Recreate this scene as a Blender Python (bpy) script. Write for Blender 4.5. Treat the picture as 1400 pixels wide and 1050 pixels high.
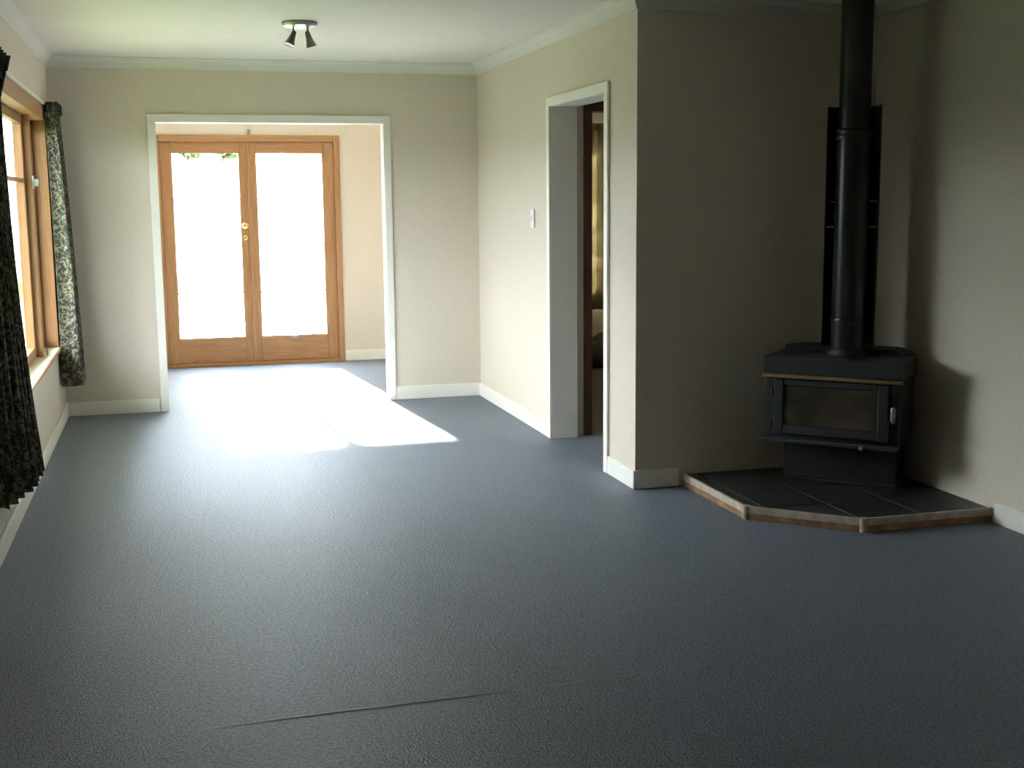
import bpy, bmesh, math, random
from mathutils import Vector, Matrix

random.seed(7)
scene = bpy.context.scene
for o in list(bpy.data.objects):
    bpy.data.objects.remove(o)
COL = scene.collection

# ------------------------------------------------------------------ camera
cam_d = bpy.data.cameras.new('camera')
cam_d.sensor_width = 36.0
cam_d.lens = 1700.0 / 1400.0 * 36.0
cam_d.clip_start = 0.05
cam_d.clip_end = 400
cam = bpy.data.objects.new('camera', cam_d)
COL.objects.link(cam)
RV, UV, FV = Vector((0.964, -0.2658, -0.0092)), Vector((0.0478, 0.1391, 0.9891)), Vector((0.2616, 0.9539, -0.1468))
m = Matrix((RV, UV, -FV)).transposed().to_4x4()
m.translation = (0, 0, 1.442)
cam.matrix_world = m
scene.camera = cam

# ------------------------------------------------------------------ sky, sun, exposure
world = bpy.data.worlds.new('hazy_sky')
scene.world = world
world.use_nodes = True
bg = world.node_tree.nodes['Background']
bg.inputs['Color'].default_value = (0.86, 0.915, 1.0, 1)
bg.inputs['Strength'].default_value = 2.4

sun_d = bpy.data.lights.new('sun', 'SUN')
sun_d.energy = 8.5
sun_d.angle = math.radians(2.2)
sun_d.color = (1.0, 0.95, 0.86)
sun = bpy.data.objects.new('sun', sun_d)
COL.objects.link(sun)
sun.rotation_euler = Vector((0.074, -1.0, -0.4746)).to_track_quat('-Z', 'Y').to_euler()
sun.location = (0, 14, 6)

vs = scene.view_settings
vs.view_transform = 'Standard'
vs.look = 'None'
vs.gamma = 1
vs.use_curve_mapping = False
vs.exposure = 3.55
scene.cycles.diffuse_bounces = 8
scene.cycles.max_bounces = 14
scene.cycles.transparent_max_bounces = 16

# ------------------------------------------------------------------ room measures (metres)
XL, YF, XP, YA, XR, YD, HC = -0.72, 8.904, 2.202, 5.715, 3.491, 11.27, 2.40
YB = -2.6                       # wall behind the camera
XP2 = 2.36                      # far face of the partition
WY0, WY1, WZ0, WZ1 = 5.60, 8.62, 0.50, 2.06   # window in the left wall
BW0, BW1, BWY = 2.95, 4.40, 10.50                # window of the room beyond the doorway


# ------------------------------------------------------------------ materials
def mat(name, col, rough=0.6, metal=0.0, var=0.0, scale=8.0, stretch=(1, 1, 1), bump=0.0, bscale=None,
        spec=0.5, col2=None, sheen=0.0):
    mt = bpy.data.materials.new(name)
    mt.use_nodes = True
    nt = mt.node_tree
    b = nt.nodes['Principled BSDF']
    b.inputs['Roughness'].default_value = rough
    b.inputs['Metallic'].default_value = metal
    b.inputs['Specular IOR Level'].default_value = spec
    if sheen:
        b.inputs['Sheen Weight'].default_value = sheen
    tc = nt.nodes.new('ShaderNodeTexCoord')
    mp = nt.nodes.new('ShaderNodeMapping')
    mp.inputs['Scale'].default_value = stretch
    nt.links.new(tc.outputs['Object'], mp.inputs['Vector'])
    nz = nt.nodes.new('ShaderNodeTexNoise')
    nz.inputs['Scale'].default_value = scale
    nz.inputs['Detail'].default_value = 4
    nt.links.new(mp.outputs['Vector'], nz.inputs['Vector'])
    rp = nt.nodes.new('ShaderNodeValToRGB')
    c2 = col2 or tuple(min(1, c * (1 + var)) for c in col)
    c1 = col if col2 else tuple(c * (1 - var) for c in col)
    rp.color_ramp.elements[0].position = 0.3
    rp.color_ramp.elements[1].position = 0.7
    rp.color_ramp.elements[0].color = (*c1, 1)
    rp.color_ramp.elements[1].color = (*c2, 1)
    nt.links.new(nz.outputs['Fac'], rp.inputs['Fac'])
    nt.links.new(rp.outputs['Color'], b.inputs['Base Color'])
    if bump:
        n2 = nt.nodes.new('ShaderNodeTexNoise')
        n2.inputs['Scale'].default_value = bscale or scale
        n2.inputs['Detail'].default_value = 3
        nt.links.new(mp.outputs['Vector'], n2.inputs['Vector'])
        bp = nt.nodes.new('ShaderNodeBump')
        bp.inputs['Strength'].default_value = bump
        bp.inputs['Distance'].default_value = 0.01
        nt.links.new(n2.outputs['Fac'], bp.inputs['Height'])
        nt.links.new(bp.outputs['Normal'], b.inputs['Normal'])
    return mt


M = {}
M['wall'] = mat('cream_wall_paint', (0.675, 0.600, 0.500), 0.75, var=0.02, scale=30, bump=0.08, bscale=160, spec=0.3)
M['ceiling'] = mat('white_ceiling_paint', (0.68, 0.66, 0.585), 0.8, var=0.015, scale=6, spec=0.2)
M['trim'] = mat('white_trim_paint', (0.82, 0.79, 0.72), 0.45, var=0.02, scale=10)
M['carpet'] = mat('blue_grey_carpet', (0.118, 0.137, 0.170), 0.46, scale=85, col2=(0.240, 0.273, 0.333), bump=0.55, bscale=150, spec=0.13)
M['seam'] = mat('paler_carpet_seam', (0.225, 0.252, 0.305), 0.5, var=0.12, scale=70, spec=0.15)  # seam strip coloured a little paler than the carpet
M['wood_v'] = mat('varnished_timber_upright', (0.335, 0.165, 0.066), 0.5, scale=9, stretch=(14, 14, 0.7), col2=(0.455, 0.245, 0.110), bump=0.05)
M['wood_h'] = mat('varnished_timber_crosswise', (0.335, 0.165, 0.066), 0.5, scale=9, stretch=(0.7, 14, 14), col2=(0.455, 0.245, 0.110), bump=0.05)
M['wood_y'] = mat('varnished_timber_lengthwise', (0.335, 0.165, 0.066), 0.5, scale=9, stretch=(14, 0.7, 14), col2=(0.455, 0.245, 0.110), bump=0.05)
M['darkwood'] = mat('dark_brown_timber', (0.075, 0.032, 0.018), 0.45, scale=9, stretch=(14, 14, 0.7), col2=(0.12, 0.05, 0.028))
M['brass'] = mat('brass', (0.80, 0.58, 0.22), 0.25, 1.0, var=0.05)
M['dullbrass'] = mat('dull_brass', (0.55, 0.36, 0.16), 0.4, 1.0, var=0.1)
M['chrome'] = mat('brushed_chrome', (0.36, 0.36, 0.34), 0.45, 1.0, var=0.05)
M['darkmetal'] = mat('dark_brushed_metal', (0.20, 0.20, 0.19), 0.32, 1.0, var=0.1)
M['steel'] = mat('grey_painted_metal', (0.32, 0.32, 0.30), 0.4, 0.6, var=0.1)
M['stove'] = mat('black_stove_paint', (0.014, 0.015, 0.016), 0.55, var=0.15, scale=40, bump=0.04, bscale=200)
M['stovetop'] = mat('black_stove_enamel', (0.034, 0.035, 0.037), 0.36, var=0.1, scale=30)
M['flue'] = mat('satin_black_flue', (0.012, 0.013, 0.016), 0.30, var=0.1, scale=20)
M['slate'] = mat('dark_slate_tile', (0.020, 0.022, 0.022), 0.42, scale=14, col2=(0.036, 0.038, 0.037), bump=0.1, bscale=30)
M['grout'] = mat('grey_grout', (0.07, 0.068, 0.062), 0.9, var=0.15, scale=60)
M['edge'] = mat('worn_cream_edging', (0.58, 0.53, 0.44), 0.6, scale=22, col2=(0.40, 0.31, 0.22), bump=0.1)
M['edgewood'] = mat('tan_timber_edging', (0.42, 0.25, 0.12), 0.6, scale=16, col2=(0.20, 0.10, 0.05), bump=0.1)
M['white_plastic'] = mat('white_plastic', (0.80, 0.79, 0.74), 0.35, var=0.01)
M['bulb'] = mat('frosted_bulb', (0.35, 0.36, 0.38), 0.3, var=0.02)
M['bag'] = mat('dark_grey_cloth', (0.05, 0.055, 0.065), 0.6, scale=9, col2=(0.16, 0.17, 0.19), bump=0.3)
M['lawn'] = mat('lawn_grass', (0.060, 0.092, 0.026), 0.9, scale=5, col2=(0.12, 0.15, 0.055), bump=0.6, bscale=60, spec=0.1)
M['patio'] = mat('pale_patio_concrete', (0.50, 0.48, 0.43), 0.85, scale=3, col2=(0.58, 0.56, 0.51))
M['hedge'] = mat('hedge_leaf', (0.06, 0.10, 0.04), 0.6, scale=3, col2=(0.12, 0.16, 0.06))
M['bark'] = mat('bark', (0.12, 0.09, 0.07), 0.9, var=0.2)
M['render'] = mat('white_house_render', (0.78, 0.77, 0.74), 0.8, var=0.02)
M['redroof'] = mat('red_roof_iron', (0.26, 0.045, 0.030), 0.95, var=0.12, scale=3, spec=0.05)
M['extglass'] = mat('dark_window_glass', (0.05, 0.06, 0.07), 0.1, var=0.05)


def glass_mat(name, gl=0.06, tint=(1, 1, 1)):
    mt = bpy.data.materials.new(name)
    mt.use_nodes = True
    nt = mt.node_tree
    nt.nodes.remove(nt.nodes['Principled BSDF'])
    out = nt.nodes['Material Output']
    tr = nt.nodes.new('ShaderNodeBsdfTransparent')
    tr.inputs['Color'].default_value = (*tint, 1)
    gs = nt.nodes.new('ShaderNodeBsdfGlossy')
    gs.inputs['Roughness'].default_value = 0.02
    fr = nt.nodes.new('ShaderNodeFresnel')
    fr.inputs['IOR'].default_value = 1.45
    mx = nt.nodes.new('ShaderNodeMixShader')
    # only the entry face mirrors: the thin pane does not bend light, so its inner face must not reflect
    ge = nt.nodes.new('ShaderNodeNewGeometry')
    sb_ = nt.nodes.new('ShaderNodeMath')
    sb_.operation = 'SUBTRACT'
    sb_.inputs[0].default_value = 1.0
    nt.links.new(ge.outputs['Backfacing'], sb_.inputs[1])
    ml = nt.nodes.new('ShaderNodeMath')
    ml.operation = 'MULTIPLY'
    nt.links.new(fr.outputs['Fac'], ml.inputs[0])
    nt.links.new(sb_.outputs[0], ml.inputs[1])
    nt.links.new(ml.outputs[0], mx.inputs['Fac'])
    nt.links.new(tr.outputs['BSDF'], mx.inputs[1])
    nt.links.new(gs.outputs['BSDF'], mx.inputs[2])
    nt.links.new(mx.outputs['Shader'], out.inputs['Surface'])
    return mt


M['glass'] = glass_mat('window_glass', tint=(0.95, 0.97, 0.96))


def mottled_glass():
    """Glass of the stove door: dark, glossy, brown mottling painted in for reflections and logs."""
    mt = mat('brown_reflection_stove_glass', (0.018, 0.016, 0.013), 0.12, scale=7, stretch=(1, 1, 1.6), col2=(0.085, 0.062, 0.040))
    return mt


M['mottled_pane'] = mottled_glass()


def curtain_mat(name, base, light, dark, transl, scale=9.0):
    mt = bpy.data.materials.new(name)
    mt.use_nodes = True
    nt = mt.node_tree
    b = nt.nodes['Principled BSDF']
    b.inputs['Roughness'].default_value = 0.9
    b.inputs['Specular IOR Level'].default_value = 0.1
    tc = nt.nodes.new('ShaderNodeTexCoord')
    mp = nt.nodes.new('ShaderNodeMapping')
    mp.inputs['Scale'].default_value = (1, 1, 0.7)
    nt.links.new(tc.outputs['UV'], mp.inputs['Vector'])
    nz = nt.nodes.new('ShaderNodeTexNoise')
    nz.inputs['Scale'].default_value = scale
    nz.inputs['Detail'].default_value = 3
    nz.inputs['Distortion'].default_value = 1.2
    nt.links.new(mp.outputs['Vector'], nz.inputs['Vector'])
    rp = nt.nodes.new('ShaderNodeValToRGB')
    e = rp.color_ramp.elements
    e[0].position, e[1].position = 0.40, 0.60
    e[0].color, e[1].color = (*dark, 1), (*light, 1)
    k = rp.color_ramp.elements.new(0.50)
    k.color = (*base, 1)
    nt.links.new(nz.outputs['Fac'], rp.inputs['Fac'])
    nt.links.new(rp.outputs['Color'], b.inputs['Base Color'])
    tl = nt.nodes.new('ShaderNodeBsdfTranslucent')
    nt.links.new(rp.outputs['Color'], tl.inputs['Color'])
    mx = nt.nodes.new('ShaderNodeMixShader')
    mx.inputs['Fac'].default_value = transl
    nt.links.new(b.outputs['BSDF'], mx.inputs[1])
    nt.links.new(tl.outputs['BSDF'], mx.inputs[2])
    nt.links.new(mx.outputs['Shader'], nt.nodes['Material Output'].inputs['Surface'])
    return mt


M['curtain'] = curtain_mat('leafy_green_curtain', (0.085, 0.085, 0.065), (0.27, 0.26, 0.18), (0.045, 0.048, 0.044), 0.10, 34.0)
M['sheer'] = curtain_mat('cream_curtain', (0.50, 0.45, 0.32), (0.55, 0.50, 0.38), (0.42, 0.38, 0.27), 0.25, 3)


# ------------------------------------------------------------------ mesh helpers
def bm_box(bm, lo, hi):
    x0, y0, z0 = lo
    x1, y1, z1 = hi
    v = [bm.verts.new(p) for p in ((x0, y0, z0), (x1, y0, z0), (x1, y1, z0), (x0, y1, z0),
                                   (x0, y0, z1), (x1, y0, z1), (x1, y1, z1), (x0, y1, z1))]
    for f in ((0, 3, 2, 1), (4, 5, 6, 7), (0, 1, 5, 4), (1, 2, 6, 5), (2, 3, 7, 6), (3, 0, 4, 7)):
        bm.faces.new([v[i] for i in f])


def bm_prism(bm, pts, z0, z1):
    """Vertical prism over a counter-clockwise outline."""
    a = [bm.verts.new((p[0], p[1], z0)) for p in pts]
    b = [bm.verts.new((p[0], p[1], z1)) for p in pts]
    bm.faces.new(list(reversed(a)))
    bm.faces.new(b)
    n = len(pts)
    for i in range(n):
        j = (i + 1) % n
        bm.faces.new((a[i], a[j], b[j], b[i]))


def bm_tube(bm, pts, rads, n=16, cap=True):
    """Round bar through points with one radius per point."""
    pts = [Vector(p) for p in pts]
    rings = []
    ref = None
    for i, p in enumerate(pts):
        t = (pts[min(i + 1, len(pts) - 1)] - pts[max(i - 1, 0)])
        if t.length < 1e-9:
            t = Vector((0, 0, 1))
        t.normalize()
        if ref is None:
            ref = Vector((1, 0, 0)) if abs(t.x) < 0.9 else Vector((0, 1, 0))
        u = (ref - t * ref.dot(t)).normalized()
        w = t.cross(u)
        ref = u
        r = rads[i] if isinstance(rads, (list, tuple)) else rads
        rings.append([bm.verts.new(p + (u * math.cos(2 * math.pi * k / n) + w * math.sin(2 * math.pi * k / n)) * r) for k in range(n)])
    for a, b in zip(rings, rings[1:]):
        for k in range(n):
            bm.faces.new((a[k], a[(k + 1) % n], b[(k + 1) % n], b[k]))
    if cap:
        bm.faces.new(list(reversed(rings[0])))
        bm.faces.new(rings[-1])


def bm_lathe(bm, prof, n=24, center=(0, 0, 0)):
    """Lathe (radius, z) pairs about the vertical axis."""
    cx, cy, cz = center
    bm_tube(bm, [(cx, cy, cz + z) for r, z in prof], [max(r, 1e-4) for r, z in prof], n)


def finish(name, bm, material, parent=None, bevel=0.0, smooth=False, seg=2):
    bmesh.ops.recalc_face_normals(bm, faces=bm.faces)
    me = bpy.data.meshes.new(name)
    bm.to_mesh(me)
    bm.free()
    if smooth:
        for p in me.polygons:
            p.use_smooth = True
    me.materials.append(material)
    o = bpy.data.objects.new(name, me)
    COL.objects.link(o)
    if parent:
        o.parent = parent
    if bevel:
        md = o.modifiers.new('bevel', 'BEVEL')
        md.width = bevel
        md.segments = seg
        md.limit_method = 'ANGLE'
    if smooth:
        es = o.modifiers.new('edge_split', 'EDGE_SPLIT')
        es.split_angle = math.radians(40)
    return o


def boxes(name, lst, material, parent=None, bevel=0.0):
    bm = bmesh.new()
    for lo, hi in lst:
        bm_box(bm, lo, hi)
    return finish(name, bm, material, parent, bevel)


def box(name, lo, hi, material, parent=None, bevel=0.0):
    return boxes(name, [(lo, hi)], material, parent, bevel)


def prism(name, pts, z0, z1, material, parent=None, bevel=0.0):
    bm = bmesh.new()
    bm_prism(bm, pts, z0, z1)
    return finish(name, bm, material, parent, bevel)


def tube(name, pts, rads, material, parent=None, n=16):
    bm = bmesh.new()
    bm_tube(bm, pts, rads, n)
    return finish(name, bm, material, parent, smooth=True)


def lathe(name, prof, material, parent=None, center=(0, 0, 0), n=24):
    bm = bmesh.new()
    bm_lathe(bm, prof, n, center)
    return finish(name, bm, material, parent, smooth=True)


def empty(name, loc=(0, 0, 0), rz=0.0):
    e = bpy.data.objects.new(name, None)
    e.location = loc
    e.rotation_euler = (0, 0, rz)
    e.empty_display_size = 0.1
    COL.objects.link(e)
    return e


def tag(o, label=None, cat=None, group=None, kind=None):
    if label:
        o['label'] = label
    if cat:
        o['category'] = cat
    if group:
        o['group'] = group
    if kind:
        o['kind'] = kind
    return o


def struct(o, label, cat):
    return tag(o, label, cat, kind='structure')


# ------------------------------------------------------------------ the setting: floor, ceiling, walls
fl = struct(box('floor', (XL - 0.14, YB - 0.14, -0.12), (5.2, YD + 0.02, 0.0), M['carpet']),
            'blue-grey carpet covering the whole floor', 'floor')


def seam(x0, y0, x1, y1, h, w):
    """A low raised ridge where two carpet widths meet."""
    bm = bmesh.new()
    n = 40
    rows = []
    for i in range(n + 1):
        t = i / n
        x, y = x0 + (x1 - x0) * t, y0 + (y1 - y0) * t + 0.004 * math.sin(t * 9)
        hh = h * min(1, 6 * t, 6 * (1 - t)) + 0.0003
        rows.append([bm.verts.new((x, y - w, 0.0)), bm.verts.new((x, y - w * 0.25, hh)),
                     bm.verts.new((x, y + w * 0.25, hh)), bm.verts.new((x, y + w, 0.0))])
    for a, b in zip(rows, rows[1:]):
        for k in range(3):
            bm.faces.new((a[k], b[k], b[k + 1], a[k + 1]))
    return finish('carpet_seam', bm, M['seam'], fl, smooth=False)


seam(0.02, 3.372, 1.45, 3.415, 0.0010, 0.008)
seam(1.45, 3.96, 2.35, 4.065, 0.0008, 0.007)

struct(box('ceiling', (XL - 0.14, YB - 0.14, HC), (5.2, YD + 0.13, HC + 0.08), M['ceiling']),
       'plain white painted ceiling', 'ceiling')
struct(box('roof', (XL - 1.60, YB - 0.6, HC + 0.10), (5.7, YD + 0.60, HC + 0.22), M['trim']),  # unseen left eaves deepened to keep steep skylight off the floor
       'roof over the house, its unseen left eaves deepened to cut skylight', 'roof')

struct(boxes('wall_left', [((XL - 0.14, YB, 0), (XL, WY0, HC)), ((XL - 0.14, WY1, 0), (XL, YD + 0.13, HC)),
                           ((XL - 0.14, WY0, 0), (XL, WY1, WZ0)), ((XL - 0.14, WY0, WZ1), (XL, WY1, HC))], M['wall']),
       'cream painted wall with the wide timber window', 'wall')
OX0, OX1, OZ = -0.042, 1.509, 1.979     # square opening to the sunroom
struct(boxes('wall_far', [((XL, YF, 0), (OX0 - 0.02, YF + 0.10, HC)), ((OX1 + 0.02, YF, 0), (XP, YF + 0.10, HC)),
                          ((OX0 - 0.02, YF, OZ + 0.02), (OX1 + 0.02, YF + 0.10, HC))], M['wall']),
       'cream wall around the wide opening to the sunroom', 'wall')
DY0, DY1, DZ = 6.150, 7.105, 1.977      # doorway in the partition
struct(boxes('wall_partition', [((XP, YA, 0), (XP2, DY0 - 0.02, HC)), ((XP, DY1 + 0.02, 0), (XP2, YD, HC)),
                                ((XP, DY0 - 0.02, DZ + 0.02), (XP2, DY1 + 0.02, HC))], M['wall']),
       'cream partition wall with the narrow doorway', 'wall')
struct(box('wall_alcove', (XP2, YA, 0), (XR, YA + 0.10, HC), M['wall']),
       'shaded cream wall behind the wood stove', 'wall')
struct(box('wall_right', (XR, YB, 0), (XR + 0.14, YA + 0.10, HC), M['wall']),
       'cream wall right of the wood stove carrying its shadow', 'wall')
struct(box('wall_back', (XL - 0.14, YB - 0.14, 0), (XR + 0.14, YB, HC), M['wall']),
       'cream wall behind the viewer', 'wall')
FX0, FX1, FZ = -0.085, 1.512, 2.017     # French door frame
struct(boxes('wall_sunroom', [((XL, YD, 0), (FX0, YD + 0.13, HC)), ((FX1, YD, 0), (XP2, YD + 0.13, HC)),
                              ((FX0, YD, FZ), (FX1, YD + 0.13, HC))], M['wall']),
       'cream sunroom wall holding the French doors', 'wall')
# passage and the dim room behind the narrow doorway
HY = 7.150
struct(boxes('wall_passage', [((XP2, HY, 0), (2.415, HY + 0.10, HC)), ((3.30, HY, 0), (5.06, HY + 0.10, HC)),
                              ((2.415, HY, 2.03), (3.30, HY + 0.10, HC))], M['wall']),
       'shaded passage wall glimpsed through the narrow doorway', 'wall')
struct(box('wall_passage_end', (5.06, YA + 0.10, 0), (5.2, BWY + 0.12, HC), M['wall']),
       'end wall of the passage and the room beyond', 'wall')
struct(box('wall_passage_near', (XR + 0.14, YA, 0), (5.06, YA + 0.10, HC), M['wall']),
       'near side wall of the passage', 'wall')
struct(boxes('wall_bedroom', [((XP2, BWY, 0), (BW0, BWY + 0.12, HC)), ((BW1, BWY, 0), (5.06, BWY + 0.12, HC)),
                              ((BW0, BWY, 0), (BW1, BWY + 0.12, 0.62)), ((BW0, BWY, 1.98), (BW1, BWY + 0.12, HC))], M['wall']),
       'pale wall at the end of the room beyond the doorway', 'wall')


def skirting(name, lo, hi, label):
    return struct(box(name, lo, hi, M['trim'], bevel=0.004), label, 'baseboard')


BH, BT = 0.095, 0.014
skirting('baseboard_left', (XL, YB, 0), (XL + BT, YF, BH), 'white baseboard under the timber window')
skirting('baseboard_far_left', (XL + BT, YF - BT, 0), (OX0 - 0.062, YF, BH), 'white baseboard left of the sunroom opening')
skirting('baseboard_far_right', (OX1 + 0.052, YF - BT, 0), (XP - BT, YF, BH), 'white baseboard right of the sunroom opening')
skirting('baseboard_partition', (XP - BT, DY1 + 0.06, 0), (XP, YF, BH), 'white baseboard beyond the narrow doorway')
skirting('baseboard_partition_end', (XP - BT, YA - BT, 0), (XP, DY0 - 0.06, BH), 'short white baseboard between doorway and wall corner')
skirting('baseboard_alcove', (XP, YA - BT, 0), (2.432, YA, BH), 'short shaded baseboard left of the hearth')
skirting('baseboard_right', (XR - BT, YB, 0), (XR, 4.618, BH), 'white baseboard right of the hearth')
skirting('baseboard_sunroom_right', (FX1 + 0.002, YD - BT, 0), (XP, YD, BH), 'white baseboard right of the French doors')
skirting('baseboard_sunroom_left', (XL, YD - BT, 0), (FX0 - 0.002, YD, BH), 'white baseboard left of the French doors')
skirting('baseboard_bedroom', (XP2, BWY - BT, 0), (5.06, BWY, BH), 'white baseboard in the room beyond the doorway')

# cove cornices: swept along wall tops, profile (distance from wall, z)
COVE = [(0.0, HC - 0.070), (0.008, HC - 0.070), (0.012, HC - 0.058), (0.022, HC - 0.036), (0.038, HC - 0.018),
        (0.058, HC - 0.010), (0.068, HC - 0.008), (0.070, HC), (0.0, HC)]


def cornice(name, path, label):
    """path: (x, y, mx, my) - wall corner and offset direction into the room at that corner."""
    bm = bmesh.new()
    rings = [[bm.verts.new((x + mx * d, y + my * d, z)) for d, z in COVE] for x, y, mx, my in path]
    n = len(COVE)
    for a, b in zip(rings, rings[1:]):
        for k in range(n):
            bm.faces.new((a[k], a[(k + 1) % n], b[(k + 1) % n], b[k]))
    bm.faces.new(rings[0])
    bm.faces.new(list(reversed(rings[-1])))
    return struct(finish(name, bm, M['ceiling']), label, 'cornice')


cornice('trim_1', [(XL, YB, 1, 1), (XL, YF, 1, -1)], 'white cove cornice above the timber window')
cornice('trim_2', [(XL, YF, 1, -1), (XP, YF, -1, -1)], 'white cove cornice above the sunroom opening')
cornice('trim_3', [(XP, YF, -1, -1), (XP, YA, -1, -1)], 'white cove cornice above the narrow doorway')
cornice('trim_4', [(XP, YA, -1, -1), (XR, YA, -1, -1)], 'white cove cornice above the stove alcove')
cornice('trim_5', [(XR, YA, -1, -1), (XR, YB, -1, 1)], 'white cove cornice above the wall right of the stove')

# white casing around the sunroom opening: lining boards + architrave boards
CW, CT = 0.055, 0.016
t6 = struct(empty('trim_6', (0.73, YF, 0)), 'white casing framing the wide opening to the sunroom', 'casing')


def part_at(o, par):
    """Parent keeping the world place."""
    o.parent = par
    o.matrix_parent_inverse = Matrix.LocRotScale(par.location, par.rotation_euler, None).inverted()
    return o


def pbox(name, lo, hi, material, par, bevel=0.0):
    return part_at(box(name, lo, hi, material, None, bevel), par)


pbox('lining_board', (OX0 - 0.018, YF - 0.001, 0), (OX0, YF + 0.101, OZ), M['trim'], t6)
pbox('lining_board', (OX1, YF - 0.001, 0), (OX1 + 0.018, YF + 0.101, OZ), M['trim'], t6)
pbox('lining_board', (OX0 - 0.018, YF - 0.001, OZ), (OX1 + 0.018, YF + 0.101, OZ + 0.018), M['trim'], t6)
pbox('architrave', (OX0 - CW, YF - CT, 0), (OX0 - 0.003, YF - 0.0015, OZ + 0.003), M['trim'], t6, 0.003)
pbox('architrave', (OX1 + 0.003, YF - CT, 0), (OX1 + CW - 0.003, YF - 0.0015, OZ + 0.003), M['trim'], t6, 0.003)
pbox('architrave', (OX0 - CW, YF - CT, OZ + 0.003), (OX1 + CW - 0.003, YF - 0.0015, OZ + CW), M['trim'], t6, 0.003)

t7 = struct(empty('trim_7', (XP, 6.63, 0)), 'white casing framing the narrow doorway', 'casing')
pbox('lining_board', (XP - 0.001, DY0 - 0.018, 0), (XP2 + 0.001, DY0, DZ), M['trim'], t7)
pbox('lining_board', (XP - 0.001, DY1, 0), (XP2 + 0.001, DY1 + 0.018, DZ), M['trim'], t7)
pbox('lining_board', (XP - 0.001, DY0 - 0.018, DZ), (XP2 + 0.001, DY1 + 0.018, DZ + 0.018), M['trim'], t7)
pbox('architrave', (XP - CT, DY0 - 0.058, 0), (XP - 0.0015, DY0 - 0.002, DZ + 0.002), M['trim'], t7, 0.003)
pbox('architrave', (XP - CT, DY1 + 0.002, 0), (XP - 0.0015, DY1 + 0.058, DZ + 0.002), M['trim'], t7, 0.003)
pbox('architrave', (XP - CT, DY0 - 0.058, DZ + 0.002), (XP - 0.0015, DY1 + 0.058, DZ + 0.055), M['trim'], t7, 0.003)

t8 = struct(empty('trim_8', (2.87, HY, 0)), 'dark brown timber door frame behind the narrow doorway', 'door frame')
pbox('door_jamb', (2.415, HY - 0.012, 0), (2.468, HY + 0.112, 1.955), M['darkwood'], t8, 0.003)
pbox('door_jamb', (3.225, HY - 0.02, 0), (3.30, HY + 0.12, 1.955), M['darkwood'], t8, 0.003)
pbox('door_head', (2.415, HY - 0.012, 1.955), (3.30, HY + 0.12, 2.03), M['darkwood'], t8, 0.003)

# ------------------------------------------------------------------ French doors
t9 = struct(empty('trim_9', (0.7135, YD, 0)), 'varnished timber frame around the French doors', 'door frame')
pbox('jamb', (FX0, YD - 0.02, 0), (FX0 + 0.05, YD + 0.12, FZ), M['wood_v'], t9, 0.004)
pbox('jamb', (FX1 - 0.05, YD - 0.02, 0), (FX1, YD + 0.12, FZ), M['wood_v'], t9, 0.004)
pbox('head', (FX0 + 0.05, YD - 0.02, FZ - 0.055), (FX1 - 0.05, YD + 0.12, FZ), M['wood_h'], t9, 0.004)
pbox('threshold', (FX0 + 0.05, YD - 0.04, 0), (FX1 - 0.05, YD + 0.14, 0.030), M['wood_h'], t9, 0.004)
hk = pbox('bolt_keep', (0.716, YD - 0.012, 2.022), (0.742, YD, 2.068), M['steel'], t9, 0.003)

LY0, LY1 = YD + 0.010, YD + 0.050


def door_leaf(name, x0, x1, g0, g1, label):
    d = struct(empty(name, ((x0 + x1) / 2, LY0, 0.03)), label, 'door')
    z0, z1, gz0, gz1 = 0.0305, FZ - 0.0555, 0.245, 1.872
    pbox('stile', (x0, LY0, z0), (g0, LY1, z1), M['wood_v'], d, 0.004)
    pbox('stile', (g1, LY0, z0), (x1, LY1, z1), M['wood_v'], d, 0.004)
    pbox('bottom_rail', (g0, LY0 + 0.001, z0), (g1, LY1 - 0.001, gz0), M['wood_h'], d, 0.004)
    pbox('top_rail', (g0, LY0 + 0.001, gz1), (g1, LY1 - 0.001, z1), M['wood_h'], d, 0.004)
    b = 0.009
    part_at(boxes('glazing_bead', [((g0, LY0 + 0.008, gz0), (g0 + b, LY0 + 0.016, gz1)), ((g1 - b, LY0 + 0.008, gz0), (g1, LY0 + 0.016, gz1)),
                                   ((g0, LY0 + 0.008, gz0), (g1, LY0 + 0.016, gz0 + b)), ((g0, LY0 + 0.008, gz1 - b), (g1, LY0 + 0.016, gz1))],
                  M['wood_v'], None), d)
    pbox('pane', (g0 - 0.004, LY0 + 0.020, gz0 - 0.004), (g1 + 0.004, LY0 + 0.024, gz1 + 0.004), M['glass'], d)
    for k in (1, 2, 3):  # glazing bar ends only; glare over their middles is built as a gap
        zc = gz0 + (gz1 - gz0) * k / 4
        for xa, xb in ((g0, g0 + 0.016), (g1 - 0.016, g1)):
            pbox('glazing_bar_stub', (xa, LY0 + 0.004, zc - 0.008), (xb, LY0 + 0.019, zc + 0.008), M['wood_h'], d, 0.002)
    return d


for lo, hi in (((FX0 + 0.05, LY1 + 0.001, 0.03), (FX0 + 0.068, YD + 0.10, FZ - 0.055)), ((FX1 - 0.068, LY1 + 0.001, 0.03), (FX1 - 0.05, YD + 0.10, FZ - 0.055)),
               ((FX0 + 0.068, LY1 + 0.001, FZ - 0.073), (FX1 - 0.068, YD + 0.10, FZ - 0.055)), ((FX0 + 0.068, LY1 + 0.001, 0.03), (FX1 - 0.068, YD + 0.10, 0.045))):
    pbox('door_stop', lo, hi, M['wood_v'], t9)

dl = door_leaf('door_1', FX0 + 0.0505, 0.7145, 0.060, 0.640, 'left varnished timber French door with brass knob')
dr = door_leaf('door_2', 0.715, FX1 - 0.0505, 0.775, 1.367, 'right varnished timber French door without a knob')
kn = empty('doorknob', (0.672, LY0, 1.232))
part_at(kn, dl)


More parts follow.
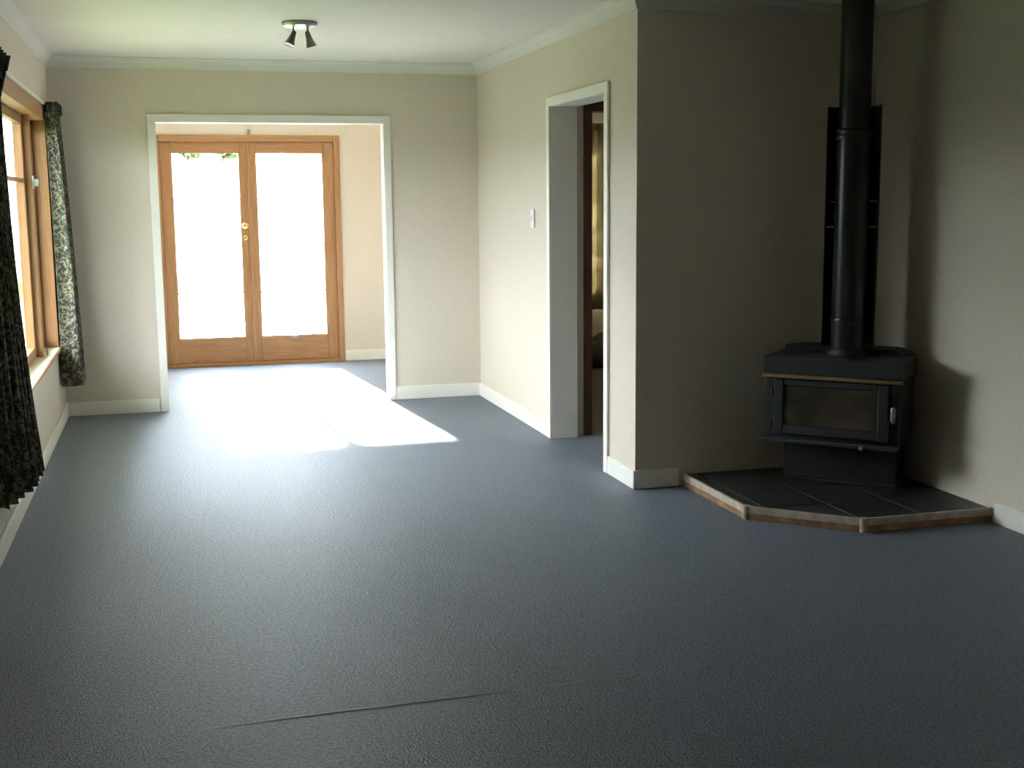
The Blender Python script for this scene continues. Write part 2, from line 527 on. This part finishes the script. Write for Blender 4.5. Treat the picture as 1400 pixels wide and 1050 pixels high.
def lathe_y(name, prof, material, par, cx, cy, cz, n=20):
    """Lathe along -Y: prof = (radius, distance towards the room)."""
    bm = bmesh.new()
    bm_tube(bm, [(cx, cy - d, cz) for r, d in prof], [max(r, 1e-4) for r, d in prof], n)
    return part_at(finish(name, bm, material, None, smooth=True), par)


bpy.data.objects.remove(kn)
kn = lathe_y('doorknob', [(0.0, 0.0), (0.030, 0.0), (0.030, 0.006), (0.011, 0.010), (0.010, 0.030), (0.022, 0.038), (0.028, 0.050),
                          (0.025, 0.062), (0.012, 0.070), (0.0, 0.071)], M['brass'], dl, 0.668, LY0, 1.235)
ky = lathe_y('lock_rose', [(0.0, 0.0), (0.022, 0.0), (0.022, 0.006), (0.012, 0.010), (0.011, 0.018), (0.0, 0.019)], M['brass'], dl, 0.668, LY0, 1.130)
pbox('drop_bolt', (1.045, LY0 - 0.012, 0.222), (1.095, LY0, 0.250), M['chrome'], dr, 0.003)
ast = pbox('meeting_bead', (0.698, LY0 - 0.014, 0.032), (0.734, LY0, FZ - 0.060), M['wood_v'], dr, 0.004)

# ------------------------------------------------------------------ window in the left wall
w1 = struct(empty('window_1', (XL - 0.07, 7.06, WZ0)), 'wide varnished timber window with pale sill in the left wall', 'window')
WX0, WX1 = XL - 0.150, XL + 0.004
pbox('sill_board', (XL - 0.10, WY0 - 0.04, WZ0 - 0.004), (XL + 0.012, WY1 + 0.04, WZ0 + 0.016), M['trim'], w1, 0.004)
pbox('sill_nosing', (XL + 0.0125, WY0 - 0.04, WZ0 - 0.006), (XL + 0.022, WY1 + 0.04, WZ0 + 0.014), M['wood_y'], w1, 0.003)
pbox('outer_sill', (XL - 0.22, WY0, WZ0 - 0.02), (XL - 0.102, WY1, WZ0 + 0.012), M['wood_y'], w1, 0.004)
zs = WZ0 + 0.017
pbox('jamb', (WX0, WY1 - 0.045, zs), (WX1, WY1 - 0.001, WZ1 - 0.001), M['wood_v'], w1, 0.004)
pbox('jamb', (WX0, WY0 + 0.001, zs), (WX1, WY0 + 0.045, WZ1 - 0.001), M['wood_v'], w1, 0.004)
pbox('head', (WX0, WY0 + 0.045, WZ1 - 0.095), (WX1, WY1 - 0.045, WZ1 - 0.001), M['wood_y'], w1, 0.004)
pbox('head_bead', (XL + 0.001, WY0 - 0.03, WZ1 + 0.001), (XL + 0.016, WY1 + 0.03, WZ1 + 0.020), M['trim'], w1, 0.003)
MX0, MX1 = XL - 0.138, XL - 0.042
mull = []
for my in (5.84, 8.03):
    mull.append(pbox('mullion', (MX0, my, zs), (MX1, my + 0.055, WZ1 - 0.096), M['wood_v'], w1, 0.004))
SX0, SX1 = XL - 0.125, XL - 0.082


def sash(y0, y1):
    z0, z1, sw = zs + 0.003, WZ1 - 0.098, 0.048
    pbox('sash_stile', (SX0, y0, z0), (SX1, y0 + sw, z1), M['wood_v'], w1, 0.003)
    pbox('sash_stile', (SX0, y1 - sw, z0), (SX1, y1, z1), M['wood_v'], w1, 0.003)
    pbox('sash_rail', (SX0, y0 + sw, z0), (SX1, y1 - sw, z0 + 0.06), M['wood_y'], w1, 0.003)
    pbox('sash_rail', (SX0, y0 + sw, z1 - 0.05), (SX1, y1 - sw, z1), M['wood_y'], w1, 0.003)
    pbox('pane', (XL - 0.106, y0 + sw - 0.003, z0 + 0.057), (XL - 0.102, y1 - sw + 0.003, z1 - 0.047), M['glass'], w1)


sash(WY0 + 0.047, 5.838)
sash(5.897, 8.028)
sash(8.087, WY1 - 0.047)
pbox('glazing_bar', (SX0 + 0.005, 5.946, 1.570), (SX1 - 0.005, 7.979, 1.592), M['wood_y'], w1)
cb = pbox('window_catch', (MX1 - 0.001, 8.015, 1.530), (MX1 + 0.012, 8.075, 1.610), M['steel'], w1, 0.004)
part_at(box('catch_lever', (MX1 + 0.012, 8.005, 1.545), (MX1 + 0.040, 8.025, 1.590), M['steel'], None, 0.004), w1)
tube_o = tube('stay_peg', [(XL - 0.03, 8.13, zs), (XL - 0.03, 8.13, zs + 0.030), (XL - 0.03, 8.13, zs + 0.040)], [0.007, 0.007, 0.004], M['chrome'])
part_at(tube_o, w1)

# window of the room beyond the doorway
w2 = struct(empty('window_2', ((BW0 + BW1) / 2, BWY + 0.06, 0.62)), 'curtained window in the room beyond the doorway', 'window')
for a, b in ((BW0, BW0 + 0.05), (BW1 - 0.05, BW1), ((BW0 + BW1) / 2 - 0.03, (BW0 + BW1) / 2 + 0.03)):
    pbox('window_post', (a, BWY + 0.02, 0.62), (b, BWY + 0.10, 1.98), M['trim'], w2)
for a, b in ((0.62, 0.67), (1.93, 1.98)):
    pbox('window_rail', (BW0 + 0.05, BWY + 0.021, a), (BW1 - 0.05, BWY + 0.099, b), M['trim'], w2)
mid = (BW0 + BW1) / 2
for a, b in ((BW0 + 0.05, mid - 0.03), (mid + 0.03, BW1 - 0.05)):
    pbox('pane', (a, BWY + 0.055, 0.67), (b, BWY + 0.060, 1.93), M['glass'], w2)


# ------------------------------------------------------------------ curtains
def curtain(name, fn, nu, nv, material, label, loc, thick=0.0025):
    """fn(u, v) -> point; u along the cloth, v = 0 at the hem to 1 at the heading."""
    root = tag(empty(name, loc), label, 'curtain')
    bm = bmesh.new()
    uvl = bm.loops.layers.uv.new('UVMap')
    grid = [[bm.verts.new(Vector(fn(i / nu, j / nv))) for i in range(nu + 1)] for j in range(nv + 1)]
    for j in range(nv):
        for i in range(nu):
            f = bm.faces.new((grid[j][i], grid[j][i + 1], grid[j + 1][i + 1], grid[j + 1][i]))
            for lp, (a, b) in zip(f.loops, ((i, j), (i + 1, j), (i + 1, j + 1), (i, j + 1))):
                lp[uvl].uv = (a / nu * 1.6, b / nv * 1.9)
    o = finish('drape', bm, material, None, smooth=False)
    for p in o.data.polygons:
        p.use_smooth = True
    sd = o.modifiers.new('thickness', 'SOLIDIFY')
    sd.thickness = thick
    part_at(o, root)
    # pleated heading tape
    bm = bmesh.new()
    g2 = [[bm.verts.new(Vector(fn(i / nu, v)) + Vector((0.004, 0, 0))) for i in range(nu + 1)] for v in (0.965, 1.0)]
    for i in range(nu):
        bm.faces.new((g2[0][i], g2[0][i + 1], g2[1][i + 1], g2[1][i]))
    h = finish('heading_tape', bm, material, None)
    for p in h.data.polygons:
        p.use_smooth = True
    sd = h.modifiers.new('thickness', 'SOLIDIFY')
    sd.thickness = 0.003
    part_at(h, root)
    return root


def lerp(a, b, t):
    return a + (b - a) * t


def near_fn(u, v):
    z = lerp(0.245, 2.075, v)
    y = lerp(5.16, 5.945, u)
    # the stack is slim at mid height and kicks out at the hem and the heading
    wide = (0.018 + 0.042 * (1 - v) ** 1.9 + 0.024 * max(0, (v - 0.90) / 0.10)) * lerp(0.45, 1.0, min(1, u * 2.2))
    ph = u * 2 * math.pi * 7.5 + 0.35 * math.sin(3 * v) + 1.9
    x = -0.706 + wide + wide * math.sin(ph) + 0.003 * math.sin(17 * u + 5 * v)
    return (max(x, -0.712), y + 0.008 * math.cos(2 * ph), z)


def far_fn(u, v):
    z = lerp(0.265, 2.075, v)
    wide = lerp(0.065, 0.032, v)
    if v > 0.955:
        wide += 0.012
    y = lerp(8.46 + 0.02 * math.sin(5 * v), 8.84, u)
    ph = u * 2 * math.pi * 5 + 0.5 * math.sin(4 * v)
    x = lerp(-0.652, -0.672, v) + 0.012 * math.sin(2.4 * v + 1.0) + wide * math.sin(ph)
    return (max(x, -0.712), y + 0.012 * math.cos(2 * ph), z + 0.005 * math.sin(u * 40) * (1 - v))


curtain('curtain', near_fn, 120, 40, M['curtain'], 'dark patterned curtain hanging nearest the viewer at the left edge', (-0.65, 5.62, 0.245))
curtain('curtain', far_fn, 120, 40, M['curtain'], 'bunched patterned curtain at the far end of the timber window', (-0.66, 8.65, 0.265))


def bed_fn(u, v):
    z = lerp(0.47, 2.09, v)
    x = lerp(2.90, 4.45, u)
    y = BWY - 0.075 + 0.026 * math.sin(u * 2 * math.pi * 17) * (1.15 - 0.4 * v)
    return (x, y, z)


curtain('curtain', bed_fn, 200, 8, M['sheer'], 'pale cream curtain glimpsed through the narrow doorway', (3.67, BWY - 0.075, 0.47))

# ------------------------------------------------------------------ corner hearth
hearth = tag(empty('hearth', (2.98, 5.18, 0)), 'raised corner hearth of dark slate tiles with pale edging under the stove', 'hearth')
HP = [(XR - 0.002, YA - 0.002), (2.470, YA - 0.002), (2.470, 5.010), (2.850, 4.655), (XR - 0.002, 4.655)]
HZ = 0.060
part_at(prism('slab', HP, 0.001, HZ - 0.004, M['grout']), hearth)


def clip_poly(poly, a, b):
    """Keep the part of poly left of the line a->b."""
    out = []
    n = len(poly)
    side = lambda p: (b[0] - a[0]) * (p[1] - a[1]) - (b[1] - a[1]) * (p[0] - a[0])
    for i in range(n):
        p, q = poly[i], poly[(i + 1) % n]
        sp, sq = side(p), side(q)
        if sp >= 0:
            out.append(p)
        if (sp > 0 > sq) or (sp < 0 < sq):
            t = sp / (sp - sq)
            out.append((p[0] + (q[0] - p[0]) * t, p[1] + (q[1] - p[1]) * t))
    return out


gxs = [2.4725, 2.530, 2.832, 3.134, XR - 0.004]
gys = [4.6575, 4.952, 5.254, 5.556, YA - 0.004]
for i in range(4):
    for j in range(4):
        g = 0.0035
        cell = [(gxs[i] + g, gys[j] + g), (gxs[i + 1] - g, gys[j] + g), (gxs[i + 1] - g, gys[j + 1] - g), (gxs[i] + g, gys[j + 1] - g)]
        a, b = Vector((2.470, 5.010)), Vector((2.850, 4.655))
        nn = Vector((-(b - a).y, (b - a).x)).normalized() * 0.003
        cell = clip_poly(cell, tuple(a + nn), tuple(b + nn))
        if len(cell) >= 3:
            ar = abs(sum(cell[k][0] * cell[(k + 1) % len(cell)][1] - cell[(k + 1) % len(cell)][0] * cell[k][1] for k in range(len(cell)))) / 2
            if ar > 0.0008:
                part_at(prism('tile', cell, HZ - 0.006, HZ + random.uniform(0, 0.0012), M['slate'], None, 0.0015), hearth)


def edging(p, q, name, z0, z1, th, material):
    p, q = Vector(p), Vector(q)
    d = (q - p).normalized()
    nrm = Vector((d.y, -d.x))          # outward for this winding
    pts = [tuple(p), tuple(p + nrm * th), tuple(q + nrm * th), tuple(q)]
    return part_at(prism(name, pts, z0, z1, material, None, 0.002), hearth)


E1, E2, E3, E4 = (2.470, YA - 0.002), (2.470, 5.010), (2.850, 4.655), (XR - 0.002, 4.655)
for p, q in ((E1, E2), (E2, E3), (E3, E4)):
    edging(p, q, 'edge_strip', 0.029, HZ + 0.003, 0.014, M['edge'])
    edging(p, q, 'edge_batten', 0.001, 0.028, 0.014, M['edgewood'])
for c in (E2, E3):
    ang = math.atan2(c[1] - 5.3, c[0] - 3.1)
    bm = bmesh.new()
    cc = (c[0] + 0.004 * math.cos(ang), c[1] + 0.004 * math.sin(ang))
    bm_tube(bm, [(cc[0], cc[1], 0.001), (cc[0], cc[1], HZ + 0.004)], 0.017, 10)
    part_at(finish('edge_corner', bm, M['edge'], None, 0.001), hearth)

# ------------------------------------------------------------------ wood stove (local x = along the front, local -y = front)
S0 = 0.48
nx = -math.sqrt(0.5)
SX, SZ = 0.015, 0.014            # sideways shift along the front, lift of the firebox
stove = tag(empty('wood_stove', (XR + nx * (S0 + 0.09) - nx * SX, YA + nx * (S0 + 0.09) + nx * SX, HZ + 0.002 + SZ), math.radians(-45)),
            'black freestanding wood stove with brass strip on the corner hearth', 'stove')


def S(s):
    return S0 - s


sb = lambda name, lo, hi, mt, par=stove, bv=0.004: box(name, lo, hi, mt, par, bv)
sp = lambda name, pts, z0, z1, mt, par=stove, bv=0.004: prism(name, pts, z0, z1, mt, par, bv)
# pedestal
sp('pedestal', [(-0.275, S(0.480)), (0.275, S(0.480)), (0.275, S(0.30)), (0.22, S(0.26)), (-0.22, S(0.26)), (-0.275, S(0.30))], 0.012 - SZ, 0.200, M['stove'])
sp('plinth', [(-0.285, S(0.490)), (0.285, S(0.490)), (0.285, S(0.295)), (-0.285, S(0.295))], -SZ, 0.012 - SZ, M['stove'])
# firebox, chamfered towards the corner
sp('firebox', [(-0.318, S(0.645)), (0.318, S(0.645)), (0.318, S(0.365)), (0.235, S(0.275)), (-0.235, S(0.275)), (-0.318, S(0.365))], 0.200, 0.528, M['stove'])
sp('ash_lip', [(-0.325, S(0.690)), (0.325, S(0.690)), (0.325, S(0.645)), (-0.325, S(0.645))], 0.200, 0.222, M['stovetop'], bv=0.006)
sp('top_plate', [(-0.322, S(0.668)), (0.322, S(0.668)), (0.332, S(0.655)), (0.332, S(0.36)), (0.245, S(0.265)), (-0.245, S(0.265)), (-0.332, S(0.36)), (-0.332, S(0.655))],
   0.528, 0.612, M['stovetop'], bv=0.006)
sb('brass_strip', (-0.330, S(0.674), 0.512), (0.330, S(0.646), 0.5275), M['dullbrass'], bv=0.002)
sp('rear_riser', [(-0.305, S(0.400)), (0.305, S(0.400)), (0.305, S(0.375)), (0.225, S(0.280)), (-0.225, S(0.280)), (-0.305, S(0.375))], 0.6125, 0.642, M['stove'], bv=0.006)
# door: four frame bars around a brown-mottled pane, handle and hinges
door = box('stove_door', (-0.272, S(0.652), 0.240), (0.272, S(0.6455), 0.505), M['stove'], stove, 0.003)
zc0, zc1 = 0.240, 0.505
for lo, hi in (((-0.272, S(0.672), zc0), (-0.222, S(0.652), zc1)), ((0.222, S(0.672), zc0), (0.272, S(0.652), zc1)),
               ((-0.222, S(0.671), zc0), (0.222, S(0.652), 0.285)), ((-0.222, S(0.671), 0.475), (0.222, S(0.652), zc1))):
    box('frame_bar', lo, hi, M['stove'], door, 0.006)
box('door_glass', (-0.222, S(0.660), 0.285), (0.222, S(0.6525), 0.475), M['mottled_pane'], door)
for z in (0.285, 0.445):
    tube('hinge', [(-0.281, S(0.662), z - 0.02), (-0.281, S(0.662), z + 0.02)], 0.008, M['stove'], stove)
tube('door_handle', [(0.296, S(0.664), 0.335), (0.300, S(0.700), 0.340), (0.302, S(0.708), 0.355), (0.302, S(0.708), 0.405), (0.302, S(0.706), 0.412)],
     [0.006, 0.006, 0.011, 0.011, 0.006], M['chrome'], stove)
sb('handle_bracket', (0.272, S(0.672), 0.325), (0.306, S(0.655), 0.345), M['stove'])
tube('air_knob', [(0.16, S(0.690), 0.211), (0.16, S(0.705), 0.211), (0.16, S(0.712), 0.211)], [0.006, 0.006, 0.011], M['steel'], stove)
lathe('flue_collar', [(0.0, 0.612), (0.100, 0.612), (0.100, 0.622), (0.090, 0.640), (0.0, 0.641)], M['stove'], stove, (0.015, S(0.43), 0))

# ------------------------------------------------------------------ flue pipe
SF = 0.52
FZ0 = HZ + 0.002 + SZ + 0.642
flue = tag(empty('stove_flue', (XR + nx * SF - nx * 0.030, YA + nx * SF + nx * 0.030, FZ0), math.radians(-45)),
           'tall black flue pipe with rear heat shield rising from the stove', 'flue')
lathe('pipe', [(0.0, 0.0), (0.082, 0.0), (0.082, 1.03), (0.0735, 1.04), (0.0735, HC - FZ0 - 0.001), (0.0, HC - FZ0 - 0.001)], M['flue'], flue, n=48)
for z in (0.135, 1.00):
    lathe('joint_band', [(0.078, z - 0.013), (0.0855, z - 0.011), (0.0875, z), (0.0855, z + 0.011), (0.078, z + 0.013)], M['flue'], flue, n=48)
lathe('ceiling_plate', [(0.076, HC - FZ0 - 0.012), (0.160, HC - FZ0 - 0.012), (0.165, HC - FZ0 - 0.006), (0.165, HC - FZ0 - 0.001), (0.076, HC - FZ0 - 0.001)], M['flue'], flue, n=40)
bm = bmesh.new()
rs, n = 0.122, 28
prev = None
for i in range(n + 1):
    a = math.radians(lerp(-8, 188, i / n))
    ring = [bm.verts.new((r * math.cos(a), r * math.sin(a), z)) for r, z in ((rs, 0.01), (rs, 1.145), (rs + 0.003, 1.145), (rs + 0.003, 0.01))]
    if prev:
        for k in range(4):
            bm.faces.new((prev[k], prev[(k + 1) % 4], ring[(k + 1) % 4], ring[k]))
    else:
        bm.faces.new(ring)
    prev = ring
bm.faces.new(prev[::-1])
hs = finish('heat_shield', bm, M['flue'], flue, smooth=True)
for a in (0, 180):  # brass brackets added as the orange glints on the shield edges
    for z in (0.58, 0.70):
        ca, sa = math.cos(math.radians(a)), math.sin(math.radians(a))
        tube('glint_bracket', [(ca * 0.078, sa * 0.078, z), (ca * 0.126, sa * 0.126, z), (ca * 0.131, sa * 0.131, z)], [0.005, 0.005, 0.008], M['dullbrass'], flue, 10)

# ------------------------------------------------------------------ ceiling spotlight
spot = tag(empty('ceiling_spotlight', (0.745, 6.99, HC)), 'chrome two-headed spotlight on a round ceiling plate', 'light')
lathe('ceiling_plate', [(0.0, -0.001), (0.094, -0.001), (0.096, -0.010), (0.088, -0.022), (0.060, -0.028), (0.0, -0.030)], M['chrome'], spot, n=40)


def spot_head(x, tipdx, tipdy):
    st = tube('arm', [(x, 0, -0.026), (x, 0, -0.062), (x, 0, -0.068)], [0.006, 0.006, 0.004], M['steel'], spot, 12)
    base = Vector((x, 0, -0.062))
    d = Vector((tipdx, tipdy, -1.0)).normalized()
    p = [base - d * 0.018, base - d * 0.012, base + d * 0.016, base + d * 0.040, base + d * 0.066, base + d * 0.068, base + d * 0.056]
    bm = bmesh.new()
    bm_tube(bm, p, [0.006, 0.013, 0.016, 0.021, 0.029, 0.027, 0.022], 24)
    hd = finish('lamp_head', bm, M['darkmetal'], spot, smooth=True)
    bm = bmesh.new()
    bm_tube(bm, [base + d * 0.0565, base + d * 0.060, base + d * 0.062], [0.021, 0.019, 0.008], 20)
    finish('bulb', bm, M['bulb'], hd, smooth=True)


spot_head(-0.035, -0.42, -0.25)
spot_head(0.042, 0.30, 0.12)

# ------------------------------------------------------------------ light switch
sw = tag(empty('light_switch', (XP, 7.49, 1.325)), 'small white light switch on the wall beyond the narrow doorway', 'switch')
box('plate', (-0.010, -0.038, -0.058), (-0.0005, 0.038, 0.058), M['white_plastic'], sw, 0.003)
box('rocker', (-0.014, -0.011, -0.018), (-0.0095, 0.011, 0.018), M['white_plastic'], sw, 0.002)

# ------------------------------------------------------------------ dark bundle in the room beyond
bm = bmesh.new()
bmesh.ops.create_icosphere(bm, subdivisions=3, radius=1)
for v in bm.verts:
    k = 1 + 0.10 * math.sin(5 * v.co.x + 2) * math.cos(4 * v.co.y) + 0.07 * math.sin(9 * v.co.z + 3 * v.co.x)
    v.co = Vector((v.co.x * 0.30 * k, v.co.y * 0.20 * k, max(v.co.z * 0.17 * k + 0.10, 0.0)))
bag = finish('bundle', bm, M['bag'])
for p in bag.data.polygons:
    p.use_smooth = True
bag.location = (3.66, 10.16, 0.001)
tag(bag, 'dark grey bundle on the floor glimpsed through the narrow doorway', 'bundle')

# ------------------------------------------------------------------ outside
struct(box('ground', (-60, -40, -0.50), (60, 90, -0.30), M['lawn']), 'green lawn around the house', 'lawn')
struct(box('patio', (-1.6, YD + 0.14, -0.2995), (3.4, YD + 5.5, -0.12), M['patio']), 'pale concrete patio outside the French doors', 'patio')

bw = struct(empty('boundary_wall', (3, 30, -0.3)), 'pale boundary wall beyond the lawn', 'wall')
box('wall_panel', (-14, 0, 0), (14, 0.2, 2.56), M['render'], bw)
box('coping', (-14, -0.05, 2.56), (14, 0.25, 2.62), M['render'], bw)

house = tag(empty('neighbour_house', (7.6, 42, -0.3)), 'house with a red hip roof faintly seen through the right French door', 'house')
box('house_wall', (-4, 0, 0), (4, 7, 2.95), M['render'], house)
bm = bmesh.new()
e = [bm.verts.new(p) for p in ((-4.5, -0.5, 2.90), (4.5, -0.5, 2.90), (4.5, 7.5, 2.90), (-4.5, 7.5, 2.90))]
r0, r1 = bm.verts.new((-1.0, 3.5, 4.7)), bm.verts.new((1.0, 3.5, 4.7))
bm.faces.new(e[::-1])
bm.faces.new((e[0], e[1], r1, r0))
bm.faces.new((e[2], e[3], r0, r1))
bm.faces.new((e[1], e[2], r1))
bm.faces.new((e[3], e[0], r0))
finish('roof', bm, M['redroof'], house)
for x in (-2.6, 1.0):
    wf = box('window', (x, -0.04, 0.9), (x + 1.6, -0.001, 2.1), M['trim'], house)
    box('pane', (x + 0.08, -0.05, 0.98), (x + 1.52, -0.0405, 2.02), M['extglass'], wf)


def tree(loc, rx, zc, rz, seed, label):
    rnd = random.Random(seed)
    root = tag(empty('garden_tree', loc), label, 'tree', 'trees behind the boundary wall')
    bm = bmesh.new()
    for _ in range(1100):
        th, ph = rnd.uniform(0, 2 * math.pi), math.acos(rnd.uniform(-1, 1))
        r = rnd.uniform(0.6, 1.0)
        c = Vector((rx * r * math.sin(ph) * math.cos(th), rx * r * math.sin(ph) * math.sin(th), zc + rz * r * math.cos(ph)))
        u = Vector((rnd.gauss(0, 1), rnd.gauss(0, 1), rnd.gauss(0, 1))).normalized() * 0.16
        w = u.cross(Vector((rnd.gauss(0, 1), rnd.gauss(0, 1), rnd.gauss(0, 1)))).normalized() * 0.10
        bm.faces.new([bm.verts.new(c - u), bm.verts.new(c + w), bm.verts.new(c + u), bm.verts.new(c - w)])
    finish('foliage', bm, M['hedge'], root)
    tube('trunk', [(0, 0, 0), (0.05, 0, zc)], [0.14, 0.07], M['bark'], root, 8)


tree((0.75, 38, -0.3), 0.55, 4.1, 1.15, 3, 'green tree top behind the left French door, leftmost of the two')
tree((1.85, 39, -0.3), 0.60, 4.2, 1.20, 5, 'green tree top behind the left French door, nearest the brass knob')


def hedge(x0, x1, y0, y1, h, seed, label):  # unseen hedge added to block low skylight through the left window
    rnd = random.Random(seed)
    root = tag(empty('sky_blocking_hedge', ((x0 + x1) / 2, (y0 + y1) / 2, -0.3)), label, 'hedge')
    lx, ly = (x1 - x0) / 2, (y1 - y0) / 2
    bm = bmesh.new()
    bm_box(bm, (-lx + 0.12, -ly + 0.1, 0.05), (lx - 0.12, ly - 0.1, h - 0.15))
    for _ in range(9000):
        f = rnd.random()
        if f < 0.62:
            c = Vector((lx * rnd.choice((-1, 1)) + rnd.gauss(0, 0.06), rnd.uniform(-ly, ly), rnd.uniform(0.05, h)))
        else:
            c = Vector((rnd.uniform(-lx, lx), rnd.uniform(-ly, ly), h + rnd.gauss(0, 0.06)))
        u = Vector((rnd.gauss(0, 1), rnd.gauss(0, 1), rnd.gauss(0, 1))).normalized() * 0.12
        w = u.cross(Vector((rnd.gauss(0, 1), rnd.gauss(0, 1), rnd.gauss(0, 1)))).normalized() * 0.08
        bm.faces.new([bm.verts.new(c - u), bm.verts.new(c + w), bm.verts.new(c + u), bm.verts.new(c - w)])
    finish('foliage', bm, M['hedge'], root)


hedge(-6.2, -5.2, -6.0, 13.0, 2.15, 11, 'unseen green hedge added outside the left window to block low sky')
